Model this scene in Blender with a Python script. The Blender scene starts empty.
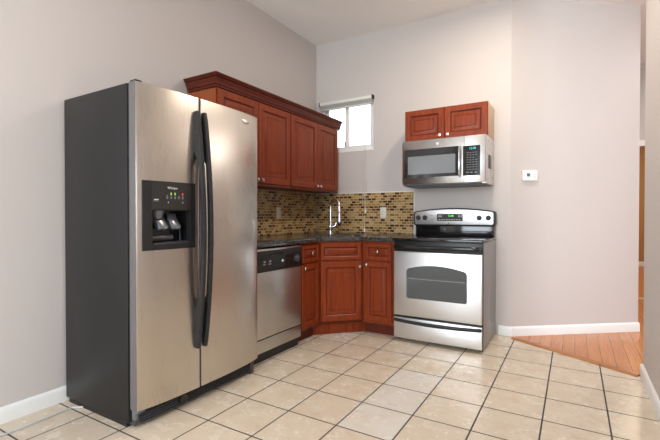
import bpy, bmesh, math, random
from mathutils import Vector, Matrix
random.seed(4)
R = math.radians
SC = bpy.context.scene
COL = SC.collection

# ------------------------------------------------------------------ camera
cam_d = bpy.data.cameras.new('camera')
cam_d.sensor_width = 36.0
cam_d.lens = 407.66 / 660 * 36.0
cam_d.clip_start = 0.02
cam = bpy.data.objects.new('camera', cam_d)
COL.objects.link(cam)
cam.location = (2.6329, -4.0807, 1.1139)
cam.rotation_euler = (R(90 - 0.6335), 0, R(30.9168))
SC.camera = cam

# ------------------------------------------------------------------ world, daylight, lamps, exposure
SC.view_settings.view_transform = 'Standard'
SC.view_settings.look = 'None'
SC.view_settings.gamma = 1.0
SC.view_settings.use_curve_mapping = False
SC.view_settings.exposure = 0.30
W = bpy.data.worlds.new('world'); SC.world = W; W.use_nodes = True
bg = W.node_tree.nodes['Background']
bg.inputs[0].default_value = (0.93, 0.97, 1.0, 1)
bg.inputs[1].default_value = 2.2


def area(name, loc, aim, sx, sy, power, col, shape='RECTANGLE', spread=180):
    l = bpy.data.lights.new(name, 'AREA')
    l.shape = shape; l.size = sx; l.size_y = sy; l.energy = power; l.color = col; l.spread = R(spread)
    o = bpy.data.objects.new(name, l); COL.objects.link(o)
    o.location = loc
    o.rotation_euler = (Vector(aim) - Vector(loc)).to_track_quat('-Z', 'Y').to_euler()
    return o


area('living_window_daylight', (6.42, -2.9, 1.65), (0, -2.9, 1.65), 2.6, 2.0, 85, (0.82, 0.91, 1.0))
area('rear_window_daylight', (2.0, -7.40, 1.7), (2.0, 0, 1.5), 2.6, 2.0, 155, (0.82, 0.92, 1.0))
area('kitchen_ceiling_lamp', (2.1, -1.05, 3.05), (2.1, -1.05, 0), 0.24, 0.24, 22, (1.0, 0.87, 0.74), 'DISK')
area('near_room_fill_light', (1.7, -4.6, 3.05), (1.7, -4.6, 0), 0.5, 0.5, 12, (1.0, 0.92, 0.84), 'DISK')  # unseen fill light over the near end of the room, no fixture behind it
area('hall_fill_light', (4.3, 1.2, 3.05), (4.3, 1.2, 0), 0.4, 0.4, 25, (1.0, 0.96, 0.9), 'DISK')  # added, out of view: lights the hall and the wall beside it
area('far_room_fill_light', (3.9, 5.0, 3.0), (3.9, 5.0, 0), 0.4, 0.4, 45, (1.0, 0.85, 0.65), 'DISK')  # added, out of view: warm fill for the room beyond the doorway


# ------------------------------------------------------------------ mesh helper
class MB:
    def __init__(self):
        self.bm = bmesh.new()
        self.mi = 0

    def _merge(self, t, M=None):
        if M is not None:
            t.transform(M)
        me = bpy.data.meshes.new('tmp')
        for f in t.faces:
            f.material_index = self.mi
        t.to_mesh(me); t.free()
        self.bm.from_mesh(me)
        bpy.data.meshes.remove(me)

    def box(self, x0, x1, y0, y1, z0, z1, bev=0.0, seg=2, M=None):
        t = bmesh.new()
        bmesh.ops.create_cube(t, size=1)
        for v in t.verts:
            v.co = Vector(((x0 + x1) / 2 + v.co.x * (x1 - x0), (y0 + y1) / 2 + v.co.y * (y1 - y0), (z0 + z1) / 2 + v.co.z * (z1 - z0)))
        if bev > 0:
            bmesh.ops.bevel(t, geom=t.edges[:], offset=bev, segments=seg, profile=0.5, affect='EDGES')
        self._merge(t, M)
        return self

    def prism(self, pts, a0, a1, axis='y', bev=0.0, seg=2, M=None):
        """extrude a 2-D outline: axis y -> pts are (x,z); axis z -> (x,y); axis x -> (y,z)"""
        t = bmesh.new()

        def P(p, a):
            return Vector((p[0], a, p[1])) if axis == 'y' else Vector((p[0], p[1], a)) if axis == 'z' else Vector((a, p[0], p[1]))
        lo = [t.verts.new(P(p, a0)) for p in pts]
        hi = [t.verts.new(P(p, a1)) for p in pts]
        n = len(pts)
        t.faces.new(lo); t.faces.new(hi[::-1])
        for i in range(n):
            t.faces.new((lo[i], hi[i], hi[(i + 1) % n], lo[(i + 1) % n]))
        bmesh.ops.recalc_face_normals(t, faces=t.faces[:])
        if bev > 0:
            caps = [e for e in t.edges if abs((e.verts[0].co - e.verts[1].co)[{'x': 0, 'y': 1, 'z': 2}[axis]]) < 1e-6]
            bmesh.ops.bevel(t, geom=caps, offset=bev, segments=seg, profile=0.5, affect='EDGES')
        self._merge(t, M)
        return self

    def lathe(self, prof, M=None, n=24):
        """prof: list of (r, h), revolved round local z"""
        t = bmesh.new()
        rings = []
        for r, h in prof:
            if r < 1e-6:
                rings.append([t.verts.new((0, 0, h))])
            else:
                rings.append([t.verts.new((r * math.cos(2 * math.pi * k / n), r * math.sin(2 * math.pi * k / n), h)) for k in range(n)])
        for a, b in zip(rings[:-1], rings[1:]):
            for k in range(n):
                k2 = (k + 1) % n
                if len(a) == 1 and len(b) == 1:
                    continue
                if len(a) == 1:
                    t.faces.new((a[0], b[k], b[k2]))
                elif len(b) == 1:
                    t.faces.new((a[k], a[k2], b[0]))
                else:
                    t.faces.new((a[k], a[k2], b[k2], b[k]))
        if len(rings[0]) > 1:
            t.faces.new(rings[0][::-1])
        if len(rings[-1]) > 1:
            t.faces.new(rings[-1])
        bmesh.ops.recalc_face_normals(t, faces=t.faces[:])
        self._merge(t, M)
        return self

    def sweep(self, path, sect, up=(0, 0, 1), M=None, radii=None):
        """sweep a closed section [(a,b)] along the path; a along side vector, b along up-ish vector"""
        t = bmesh.new()
        P = [Vector(p) for p in path]
        rings = []
        prev = None
        for i, p in enumerate(P):
            d = (P[min(i + 1, len(P) - 1)] - P[max(i - 1, 0)]).normalized()
            if prev is None:
                u = Vector(up)
                if abs(u.dot(d)) > 0.95:
                    u = Vector((1, 0, 0)) if abs(d.x) < 0.9 else Vector((0, 1, 0))
            else:
                u = prev
            u = (u - d * u.dot(d)).normalized()
            prev = u
            s = d.cross(u)
            k = radii[i] if radii else 1.0
            rings.append([t.verts.new(p + s * a * k + u * b * k) for a, b in sect])
        n = len(sect)
        for a, b in zip(rings[:-1], rings[1:]):
            for k in range(n):
                t.faces.new((a[k], a[(k + 1) % n], b[(k + 1) % n], b[k]))
        t.faces.new(rings[0][::-1]); t.faces.new(rings[-1])
        bmesh.ops.recalc_face_normals(t, faces=t.faces[:])
        self._merge(t, M)
        return self

    def tube(self, path, r, n=12, M=None, radii=None):
        return self.sweep(path, [(r * math.cos(2 * math.pi * k / n), r * math.sin(2 * math.pi * k / n)) for k in range(n)], M=M, radii=radii)

    def panel(self, x0, x1, z0, z1, yb, t=0.02, stile=0.055, field=0.032):
        """raised-panel cabinet front facing -y, back at yb"""
        f = yb - t
        prof = [(0, yb), (0, f + 0.004), (0.004, f), (stile - 0.006, f), (stile, f + 0.004), (stile + 0.004, f + 0.011), (stile + 0.009, f + 0.012), (stile + 0.009 + field, f + 0.003), (stile + 0.011 + field, f + 0.0045), (stile + 0.014 + field, f + 0.0015)]
        b = bmesh.new()
        rings = []
        for o, y in prof:
            rings.append([b.verts.new(c) for c in ((x0 + o, y, z0 + o), (x1 - o, y, z0 + o), (x1 - o, y, z1 - o), (x0 + o, y, z1 - o))])
        for p, q in zip(rings[:-1], rings[1:]):
            for k in range(4):
                b.faces.new((p[k], p[(k + 1) % 4], q[(k + 1) % 4], q[k]))
        b.faces.new(rings[-1]); b.faces.new(rings[0][::-1])
        bmesh.ops.recalc_face_normals(b, faces=b.faces[:])
        self._merge(b)
        self.bm.faces.ensure_lookup_table()
        fs = self.bm.faces[len(self.bm.faces) - (4 * (len(prof) - 1) + 2):]
        for i_, fc in enumerate(fs):           # the glazed groove, and the field edge's shadow line painted in dark wood
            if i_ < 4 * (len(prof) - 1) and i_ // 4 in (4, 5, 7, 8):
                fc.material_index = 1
        return self

    def text(self, body, size, M):
        c = bpy.data.curves.new('t', 'FONT'); c.body = body; c.size = size; c.align_x = 'CENTER'; c.align_y = 'CENTER'
        c.extrude = 0.0003
        o = bpy.data.objects.new('t', c); COL.objects.link(o)
        dg = bpy.context.evaluated_depsgraph_get()
        me = bpy.data.meshes.new_from_object(o.evaluated_get(dg))
        t = bmesh.new(); t.from_mesh(me)
        bpy.data.objects.remove(o); bpy.data.curves.remove(c); bpy.data.meshes.remove(me)
        self._merge(t, M)
        return self

    def build(self, name, mats, parent=None, smooth=True, ang=32):
        me = bpy.data.meshes.new(name)
        self.bm.to_mesh(me); self.bm.free()
        if not isinstance(mats, (list, tuple)):
            mats = [mats]
        for m in mats:
            me.materials.append(m)
        if smooth:
            me.shade_smooth(); me.set_sharp_from_angle(angle=R(ang))
        o = bpy.data.objects.new(name, me); COL.objects.link(o)
        if parent is not None:
            o.parent = parent
        return o


def T(x, y, z):
    return Matrix.Translation((x, y, z))


FRONT = Matrix.Rotation(R(90), 4, 'X')      # turns local +z into -y (towards the viewer of a front)


def tag(o, label=None, cat=None, group=None, kind=None):
    if label: o['label'] = label
    if cat: o['category'] = cat
    if group: o['group'] = group
    if kind: o['kind'] = kind
    return o


def thing(name, loc, rz, label, cat, group=None):
    o = bpy.data.objects.new(name, None); COL.objects.link(o)
    o.empty_display_size = 0.1
    o.location = loc; o.rotation_euler = (0, 0, R(rz))
    return tag(o, label, cat, group)


def copy_thing(root):
    r = root.copy(); COL.objects.link(r)
    for ch in list(root.children):
        c = ch.copy(); COL.objects.link(c); c.parent = r
        for g in list(ch.children):
            d = g.copy(); COL.objects.link(d); d.parent = c
    return r


# ------------------------------------------------------------------ materials
def N(nt, typ, **kw):
    n = nt.nodes.new(typ)
    for k, v in kw.items():
        setattr(n, k, v)
    return n


def mat(name, col=(0.5, 0.5, 0.5), rough=0.5, metal=0.0, coat=0.0, spec=0.5, emis=None, es=0.0):
    m = bpy.data.materials.new(name); m.use_nodes = True
    b = m.node_tree.nodes['Principled BSDF']
    b.inputs['Base Color'].default_value = (*col, 1)
    b.inputs['Roughness'].default_value = rough
    b.inputs['Metallic'].default_value = metal
    b.inputs['Coat Weight'].default_value = coat
    b.inputs['Coat Roughness'].default_value = 0.2
    b.inputs['Specular IOR Level'].default_value = spec
    if emis:
        b.inputs['Emission Color'].default_value = (*emis, 1)
        b.inputs['Emission Strength'].default_value = es
    return m


def bsdf(m):
    return m.node_tree.nodes['Principled BSDF']


def coords(nt, scale=(1, 1, 1), kind='Object'):
    tc = N(nt, 'ShaderNodeTexCoord'); mp = N(nt, 'ShaderNodeMapping')
    mp.inputs['Scale'].default_value = scale
    nt.links.new(tc.outputs[kind], mp.inputs[0])
    return mp.outputs[0]


def noise(nt, vec, scale, detail=4, rough=0.55, dist=0.0):
    n = N(nt, 'ShaderNodeTexNoise')
    n.inputs['Scale'].default_value = scale; n.inputs['Detail'].default_value = detail
    n.inputs['Roughness'].default_value = rough; n.inputs['Distortion'].default_value = dist
    nt.links.new(vec, n.inputs['Vector'])
    return n.outputs['Fac']


def ramp(nt, fac, stops, interp='LINEAR'):
    r = N(nt, 'ShaderNodeValToRGB'); cr = r.color_ramp; cr.interpolation = interp
    while len(cr.elements) < len(stops):
        cr.elements.new(0.5)
    for e, (p, c) in zip(cr.elements, stops):
        e.position = p; e.color = (*c, 1)
    nt.links.new(fac, r.inputs[0])
    return r.outputs[0]


def mix(nt, fac, a, b, blend='MIX'):
    m = N(nt, 'ShaderNodeMix', data_type='RGBA', blend_type=blend)
    for sock, v in ((m.inputs[0], fac), (m.inputs[6], a), (m.inputs[7], b)):
        if hasattr(v, 'is_linked'):
            nt.links.new(v, sock)
        elif isinstance(v, (tuple, list)):
            sock.default_value = (*v, 1)
        else:
            sock.default_value = v
    return m.outputs[2]


def math_n(nt, op, a, b=None, c=None):
    m = N(nt, 'ShaderNodeMath', operation=op)
    for i, v in enumerate((a, b, c)):
        if v is None: continue
        if hasattr(v, 'is_linked'): nt.links.new(v, m.inputs[i])
        else: m.inputs[i].default_value = v
    return m.outputs[0]


def bump(nt, m, h, strength=0.2, dist=0.01):
    bp = N(nt, 'ShaderNodeBump'); bp.inputs['Strength'].default_value = strength; bp.inputs['Distance'].default_value = dist
    nt.links.new(h, bp.inputs['Height']); nt.links.new(bp.outputs[0], bsdf(m).inputs['Normal'])


def paint(name, col, rough=0.6):
    m = mat(name, col, rough, spec=0.35)
    nt = m.node_tree; v = coords(nt)
    c = mix(nt, noise(nt, v, 1.3, 3), tuple(x * 0.97 for x in col), tuple(min(1, x * 1.03) for x in col))
    nt.links.new(c, bsdf(m).inputs['Base Color'])
    bump(nt, m, noise(nt, v, 260, 2), 0.08, 0.002)
    return m


def wood(name, dark, light, rough=0.38, coat=0.06, scale=(16, 16, 1.5)):
    m = mat(name, light, rough, coat=coat, spec=0.22)
    nt = m.node_tree; v = coords(nt, scale)
    f = noise(nt, v, 1.6, 6, 0.6, 1.2)
    big = noise(nt, coords(nt, (3, 3, 1.2)), 1.2, 3)
    c = ramp(nt, f, [(0.28, dark), (0.5, tuple((a + b) / 2 for a, b in zip(dark, light))), (0.75, light)])
    c = mix(nt, big, c, mix(nt, 0.5, c, light))
    nt.links.new(c, bsdf(m).inputs['Base Color'])
    return m


def steel(name, col=(0.66, 0.66, 0.655), rough=0.30, stretch=(2, 2, 160), smudge=0.05, wipe=0.0):
    m = mat(name, col, rough, metal=1.0)
    nt = m.node_tree
    br = noise(nt, coords(nt, stretch), 3, 3)
    sm = noise(nt, coords(nt, (1, 1, 1)), 2.0, 2, 0.5, 1.0)
    r = math_n(nt, 'ADD', math_n(nt, 'MULTIPLY_ADD', br, 0.10, rough - 0.05), math_n(nt, 'MULTIPLY_ADD', sm, smudge * 2, -smudge))
    if wipe:        # wiped-on cleaning smears, arcs of slightly different gloss
        wv = N(nt, 'ShaderNodeTexWave'); wv.inputs['Scale'].default_value = 2.2; wv.inputs['Distortion'].default_value = 9.0
        wv.inputs['Detail'].default_value = 3.0; wv.inputs['Detail Scale'].default_value = 0.9
        nt.links.new(coords(nt, (1, 1, 0.8)), wv.inputs['Vector'])
        r = math_n(nt, 'ADD', r, math_n(nt, 'MULTIPLY_ADD', wv.outputs['Fac'], wipe * 2, -wipe))
        nt.links.new(mix(nt, wv.outputs['Fac'], tuple(x * 0.993 for x in col), tuple(x * 1.005 for x in col)), bsdf(m).inputs['Base Color'])
    nt.links.new(r, bsdf(m).inputs['Roughness'])
    return m


M = {}
M['wall'] = paint('wall_paint', (0.565, 0.525, 0.502))
M['ceiling'] = paint('ceiling_paint', (0.88, 0.87, 0.86))
M['trim'] = mat('white_trim_paint', (0.80, 0.80, 0.79), 0.35)
M['tan'] = paint('tan_paint', (0.42, 0.24, 0.10))
M['cherry'] = wood('cherry_wood', (0.098, 0.013, 0.0035), (0.275, 0.046, 0.010))
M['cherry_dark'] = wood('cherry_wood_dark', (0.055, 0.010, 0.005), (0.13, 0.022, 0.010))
M['cherry_side'] = wood('cherry_side_panel', (0.20, 0.045, 0.014), (0.36, 0.095, 0.032))
M['maple'] = wood('maple_side', (0.55, 0.38, 0.23), (0.68, 0.50, 0.33), 0.45, 0.15)
M['steel'] = steel('stainless_steel')
M['fridge_steel'] = steel('fridge_stainless_steel', (0.58, 0.535, 0.48), 0.29, (150, 0.5, 1.5), 0.03, 0.004)
M['range_steel'] = steel('range_stainless_steel', (0.74, 0.75, 0.76), 0.40)
M['washer_steel'] = steel('dishwasher_stainless_steel', (0.52, 0.505, 0.47), 0.33)
M['fridge_edge'] = mat('fridge_door_edge', (0.13, 0.122, 0.12), 0.55, spec=0.2)
M['nickel'] = mat('brushed_nickel', (0.72, 0.70, 0.66), 0.22, metal=1.0)
M['chrome'] = mat('chrome', (0.62, 0.63, 0.64), 0.16, metal=1.0)
M['black_plastic'] = mat('black_plastic', (0.013, 0.013, 0.0135), 0.38, spec=0.4)
M['black_gloss'] = mat('black_gloss', (0.010, 0.010, 0.011), 0.10)
M['handle_black'] = mat('charcoal_handle', (0.022, 0.022, 0.024), 0.5, spec=0.35)
M['oven_glass'] = mat('oven_glass', (0.075, 0.085, 0.088), 0.14)
M['micro_glass'] = mat('microwave_glass', (0.16, 0.175, 0.19), 0.14, spec=0.8)
M['dark_grey'] = mat('dark_grey_plastic', (0.05, 0.05, 0.055), 0.4)
M['panel_grey'] = mat('control_panel_charcoal', (0.024, 0.023, 0.022), 0.36, spec=0.4)
M['white_plastic'] = mat('white_plastic', (0.80, 0.80, 0.78), 0.35)
M['ivory_plastic'] = mat('ivory_plastic', (0.74, 0.70, 0.58), 0.4)
M['print_white'] = mat('white_print', (0.72, 0.72, 0.72), 0.5)
M['grey_print'] = mat('grey_print', (0.35, 0.36, 0.37), 0.5)
M['dim_print'] = mat('dim_print', (0.13, 0.14, 0.15), 0.5)
M['led_green'] = mat('green_led', (0.02, 0.25, 0.03), 0.4, emis=(0.1, 1.0, 0.15), es=1.2)
M['led_lime'] = mat('lime_led', (0.2, 0.3, 0.03), 0.4, emis=(0.45, 0.8, 0.1), es=0.5)
M['led_red'] = mat('red_led', (0.3, 0.03, 0.02), 0.4, emis=(0.9, 0.12, 0.06), es=0.5)
M['led_cyan'] = mat('cyan_led', (0.02, 0.2, 0.22), 0.4, emis=(0.12, 0.8, 0.75), es=0.9)
M['lcd'] = mat('lcd_green', (0.10, 0.15, 0.09), 0.3)
M['grey_clear'] = mat('smoky_plastic', (0.085, 0.095, 0.11), 0.22, spec=0.7)
M['blind'] = mat('blind_white', (0.72, 0.72, 0.66), 0.45)
M['blind_slat'] = mat('blind_slat_grey', (0.52, 0.52, 0.49), 0.5)
M['cord'] = mat('cord_white', (0.66, 0.66, 0.64), 0.55)
M['cable'] = mat('cable_grey', (0.50, 0.50, 0.49), 0.45)
M['range_side'] = mat('range_side_grey', (0.30, 0.305, 0.315), 0.35, metal=0.5)
M['sink_steel'] = mat('sink_steel', (0.25, 0.25, 0.25), 0.35, metal=1.0)

# fridge cabinet: textured charcoal paint
m = mat('fridge_side_charcoal', (0.012, 0.012, 0.0125), 0.42, spec=0.35); nt = m.node_tree
v = coords(nt)
nt.links.new(ramp(nt, noise(nt, v, 14, 8, 0.75), [(0.70, (0.012, 0.012, 0.0125)), (0.80, (0.03, 0.03, 0.03))]), bsdf(m).inputs['Base Color'])
bump(nt, m, noise(nt, v, 420, 2), 0.12, 0.002)
M['fridge_side'] = m

# granite
m = mat('granite', (0.05, 0.05, 0.05), 0.10, spec=0.6); nt = m.node_tree
v = coords(nt)
c1 = ramp(nt, noise(nt, v, 85, 5, 0.75), [(0.36, (0.010, 0.011, 0.012)), (0.52, (0.045, 0.044, 0.043)), (0.63, (0.14, 0.13, 0.12)), (0.74, (0.34, 0.31, 0.28))])
nt.links.new(c1, bsdf(m).inputs['Base Color'])
M['granite'] = m

# glass for panes
m = bpy.data.materials.new('window_glass'); m.use_nodes = True; nt = m.node_tree
nt.nodes.remove(nt.nodes['Principled BSDF'])
tr = N(nt, 'ShaderNodeBsdfTransparent'); gl = N(nt, 'ShaderNodeBsdfGlossy'); gl.inputs['Roughness'].default_value = 0.02
fr = N(nt, 'ShaderNodeFresnel'); ms = N(nt, 'ShaderNodeMixShader')
nt.links.new(fr.outputs[0], ms.inputs[0]); nt.links.new(tr.outputs[0], ms.inputs[1]); nt.links.new(gl.outputs[0], ms.inputs[2])
nt.links.new(ms.outputs[0], nt.nodes['Material Output'].inputs[0])
M['glass'] = m


def brick(nt, vec, w, h, mortar, offset=0.5, freq=2):
    b = N(nt, 'ShaderNodeTexBrick'); b.offset = offset; b.offset_frequency = freq; b.squash = 1.0
    b.inputs['Color1'].default_value = (0, 0, 0, 1); b.inputs['Color2'].default_value = (1, 1, 1, 1)
    b.inputs['Mortar'].default_value = (0, 0, 0, 1)
    b.inputs['Scale'].default_value = 1.0; b.inputs['Mortar Size'].default_value = mortar; b.inputs['Mortar Smooth'].default_value = 0.1
    b.inputs['Bias'].default_value = 0.0; b.inputs['Brick Width'].default_value = w; b.inputs['Row Height'].default_value = h
    nt.links.new(vec, b.inputs['Vector'])
    return b.outputs['Color'], b.outputs['Fac']


def swizzle(nt, order, off=(0, 0)):
    tc = N(nt, 'ShaderNodeTexCoord'); s = N(nt, 'ShaderNodeSeparateXYZ'); c = N(nt, 'ShaderNodeCombineXYZ')
    nt.links.new(tc.outputs['Object'], s.inputs[0])
    for i, a in enumerate(order):
        o = math_n(nt, 'ADD', s.outputs[a], off[i])
        nt.links.new(o, c.inputs[i])
    return c.outputs[0]


def mosaic(name, order):
    m = mat(name, (0.4, 0.3, 0.15), 0.16, spec=0.5); nt = m.node_tree
    v = swizzle(nt, order, (5.0, 5.0))
    col, fac = brick(nt, v, 0.054, 0.0284, 0.0027)
    c = ramp(nt, col, [(0.0, (0.33, 0.185, 0.052)), (0.20, (0.44, 0.29, 0.11)), (0.42, (0.24, 0.12, 0.028)), (0.54, (0.47, 0.335, 0.155)), (0.69, (0.15, 0.050, 0.016)), (0.87, (0.075, 0.026, 0.011))], 'CONSTANT')
    c = mix(nt, fac, c, (0.52, 0.42, 0.25))
    nt.links.new(c, bsdf(m).inputs['Base Color'])
    r = math_n(nt, 'MULTIPLY_ADD', fac, 0.5, 0.17); nt.links.new(r, bsdf(m).inputs['Roughness'])
    bump(nt, m, math_n(nt, 'SUBTRACT', 1.0, fac), 0.35, 0.002)
    return m


M['mosaic_back'] = mosaic('mosaic_tile_back', 'XZ' if False else (0, 2))
M['mosaic_left'] = mosaic('mosaic_tile_left', (1, 2))

# floor tiles: 0.3118 m, dark grey grout, some dusty worn tiles
TS = 0.3118
m = mat('floor_tile', (0.6, 0.5, 0.4), 0.28, spec=0.45); nt = m.node_tree
v = swizzle(nt, (0, 1), (TS * 40 - 0.9309, TS * 40 + 0.97))
col, fac = brick(nt, v, TS, TS, 0.0046, 0.0, 1)
vo = coords(nt)
n1 = noise(nt, vo, 8, 5, 0.65, 0.15); n2 = noise(nt, vo, 30, 4, 0.7)
base = ramp(nt, n1, [(0.28, (0.58, 0.455, 0.32)), (0.42, (0.655, 0.56, 0.435)), (0.62, (0.69, 0.615, 0.505)), (0.85, (0.71, 0.655, 0.56))])
base = mix(nt, math_n(nt, 'MULTIPLY', n2, 0.30), base, (0.58, 0.44, 0.32))
base = mix(nt, math_n(nt, 'MULTIPLY', col, 0.22), base, (0.54, 0.45, 0.36))
# dusty film left on three tiles in one column
sx = N(nt, 'ShaderNodeSeparateXYZ'); nt.links.new(vo, sx.inputs[0])


def inside(a, lo, hi):
    return math_n(nt, 'MULTIPLY', math_n(nt, 'GREATER_THAN', a, lo), math_n(nt, 'LESS_THAN', a, hi))


gx, gy = 0.9309, -0.97
w1 = math_n(nt, 'MULTIPLY', inside(sx.outputs[0], gx + 2 * TS, gx + 3 * TS), inside(sx.outputs[1], gy - 4 * TS, gy - 1 * TS))
w2 = math_n(nt, 'MULTIPLY', inside(sx.outputs[0], gx - TS, gx), inside(sx.outputs[1], gy, gy + TS))
dust = math_n(nt, 'MAXIMUM', w1, w2)
dust = math_n(nt, 'MULTIPLY', dust, ramp(nt, noise(nt, vo, 5, 5, 0.6), [(0.30, (0.25, 0.25, 0.25)), (0.6, (0.9, 0.9, 0.9))]))
base = mix(nt, dust, base, (0.66, 0.63, 0.585))
grout = mix(nt, noise(nt, vo, 9, 2), (0.035, 0.035, 0.036), (0.075, 0.075, 0.07))
nt.links.new(mix(nt, fac, base, grout), bsdf(m).inputs['Base Color'])
nt.links.new(math_n(nt, 'MULTIPLY_ADD', fac, 0.5, math_n(nt, 'MULTIPLY_ADD', n1, 0.2, 0.16)), bsdf(m).inputs['Roughness'])
bump(nt, m, math_n(nt, 'ADD', math_n(nt, 'SUBTRACT', 1.0, fac), math_n(nt, 'MULTIPLY', n2, 0.15)), 0.3, 0.003)
M['tile'] = m

# oak strip flooring, boards running along y
m = mat('oak_floor', (0.5, 0.25, 0.1), 0.24, coat=0.05, spec=0.35); nt = m.node_tree
v = swizzle(nt, (1, 0), (20.0, 20.0))
col, fac = brick(nt, v, 1.15, 0.0888, 0.0016, 0.37, 2)
g = noise(nt, coords(nt, (40, 2.2, 1)), 1.0, 5, 0.6, 1.0)
base = ramp(nt, g, [(0.3, (0.42, 0.145, 0.040)), (0.7, (0.60, 0.245, 0.075))])
base = mix(nt, math_n(nt, 'MULTIPLY', col, 0.45), base, (0.50, 0.19, 0.07))
nt.links.new(mix(nt, fac, base, (0.10, 0.04, 0.02)), bsdf(m).inputs['Base Color'])
M['oak'] = m
M['oak_strip'] = wood('oak_threshold', (0.22, 0.085, 0.03), (0.50, 0.23, 0.09), 0.3, 0.1, (3, 20, 20))

# ------------------------------------------------------------------ room shell
H = 3.12


def struct(name, mb, m, parent=None, smooth=False):
    o = mb.build(name, m, parent, smooth)
    if parent is None:
        o['kind'] = 'structure'
    return o


THR0, THR1 = (2.13, -0.045), (3.04, -0.578)
struct('floor', MB().prism([(-0.12, -7.6), (3.04, -7.6), (3.04, -0.578), (2.13, -0.045), (2.13, 0.0), (-0.12, 0.0)], -0.1, 0.0, 'z'), M['tile'])
struct('floor_hall', MB().prism([(2.13, -0.045), (3.04, -0.578), (3.04, -7.6), (6.6, -7.6), (6.6, 7.4), (2.13, 7.4)], -0.1, 0.0, 'z'), M['oak'])
struct('ceiling', MB().box(-0.12, 6.6, -7.6, 7.4, H, H + 0.1), M['ceiling'])
struct('wall_left', MB().box(-0.12, 0, -7.6, 0.12, 0, H), M['wall'])
WX0, WX1, WZ0, WZ1 = 0.075, 0.745, 1.845, 2.415
wb = MB()
wb.box(0, WX0, 0, 0.12, 0, H).box(WX1, 2.13, 0, 0.12, 0, H).box(WX0, WX1, 0, 0.12, 0, WZ0).box(WX0, WX1, 0, 0.12, WZ1, H)
struct('wall_back', wb, M['wall'])
A0, A1 = Vector((2.13, 0.0)), Vector((3.167, 0.804))
ad = (A1 - A0).normalized(); an = Vector((-ad.y, ad.x))
AANG = math.degrees(math.atan2(ad.y, ad.x))
struct('wall_angled', MB().prism([tuple(A0), tuple(A1), tuple(A1 + an * 0.12), (2.13, 0.12)], 0, H, 'z'), M['wall'])
struct('wall_right', MB().box(3.048, 3.168, -3.1, -0.56, 0, H), M['wall'])  # unseen near end lengthened to keep living window light off fridge and left wall
struct('wall_hall_left', MB().box(3.03, 3.15, 0.92, 2.67, 0, H), M['wall'])
hb = MB(); hb.box(3.03, 3.22, 2.67, 2.79, 0, H).box(4.1, 6.6, 2.67, 2.79, 0, H).box(3.22, 4.1, 2.67, 2.79, 2.03, H)
struct('wall_hall_back', hb, M['wall'])
struct('wall_far_room', MB().box(2.5, 5.4, 7.1, 7.22, 0, H).box(2.5, 2.62, 2.79, 7.1, 0, H).box(5.28, 5.4, 2.79, 7.1, 0, H), M['tan'])
rw = MB()    # rear wall and living room wall with window openings
rw.box(-0.12, 0.7, -7.6, -7.48, 0, H).box(3.3, 6.6, -7.6, -7.48, 0, H).box(0.7, 3.3, -7.6, -7.48, 0, 0.7).box(0.7, 3.3, -7.6, -7.48, 2.7, H)
struct('wall_rear', rw, M['wall'])
lw = MB()
lw.box(6.48, 6.6, -7.48, -4.2, 0, H).box(6.48, 6.6, -1.6, 2.67, 0, H).box(6.48, 6.6, -4.2, -1.6, 0, 0.65).box(6.48, 6.6, -4.2, -1.6, 2.65, H)
struct('wall_living', lw, M['wall'])


def baseboard(name, length, loc, rz, h=0.086, t=0.016):
    o = MB().prism([(0, 0), (-t, 0), (-t, h - 0.022), (-t * 0.75, h - 0.010), (-t * 0.4, h - 0.003), (0, h)], 0, length, 'x').build(name, M['trim'])
    o.location = loc; o.rotation_euler = (0, 0, R(rz)); o['kind'] = 'structure'
    return o


baseboard('baseboard_left', 4.9, (0, -7.45, 0), 90)
baseboard('baseboard_back', 0.118, (2.03, 0, 0), 0)
baseboard('baseboard_angled', (A1 - A0).length + 0.01, (A0.x - 0.004, A0.y - 0.003, 0), AANG)
bb = baseboard('baseboard_right', 2.54, (3.048, -0.56, 0), -90)
baseboard('baseboard_end', 0.15, (3.032, -0.56, 0), 180).scale = (-1, 1, 1)
baseboard('baseboard_far', 2.66, (2.62, 7.1, 0), 0, 0.10)
# doorway casing to the far room
ca = MB(); ca.box(3.12, 3.22, 2.652, 2.67, 0, 2.03).box(4.1, 4.2, 2.652, 2.67, 0, 2.03).box(3.10, 4.22, 2.645, 2.67, 2.03, 2.105, 0.004)
struct('door_1', ca, M['trim'])
# oak reducer strip between tile and wood
td = Vector((THR1[0] - THR0[0], THR1[1] - THR0[1])); tl = td.length
tb = MB().prism([(-0.032, 0), (-0.032, 0.004), (-0.016, 0.011), (0.012, 0.013), (0.028, 0.006), (0.028, 0)], 0.045, tl - 0.02, 'x')
o = struct('trim_1', tb, M['oak_strip']); o.location = (*THR0, 0); o.rotation_euler = (0, 0, math.atan2(td.y, td.x))
o2 = MB().box(3.24, 4.08, 2.70, 2.74, 0, 0.012, 0.004); struct('trim_2', o2, M['maple'])

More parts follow.
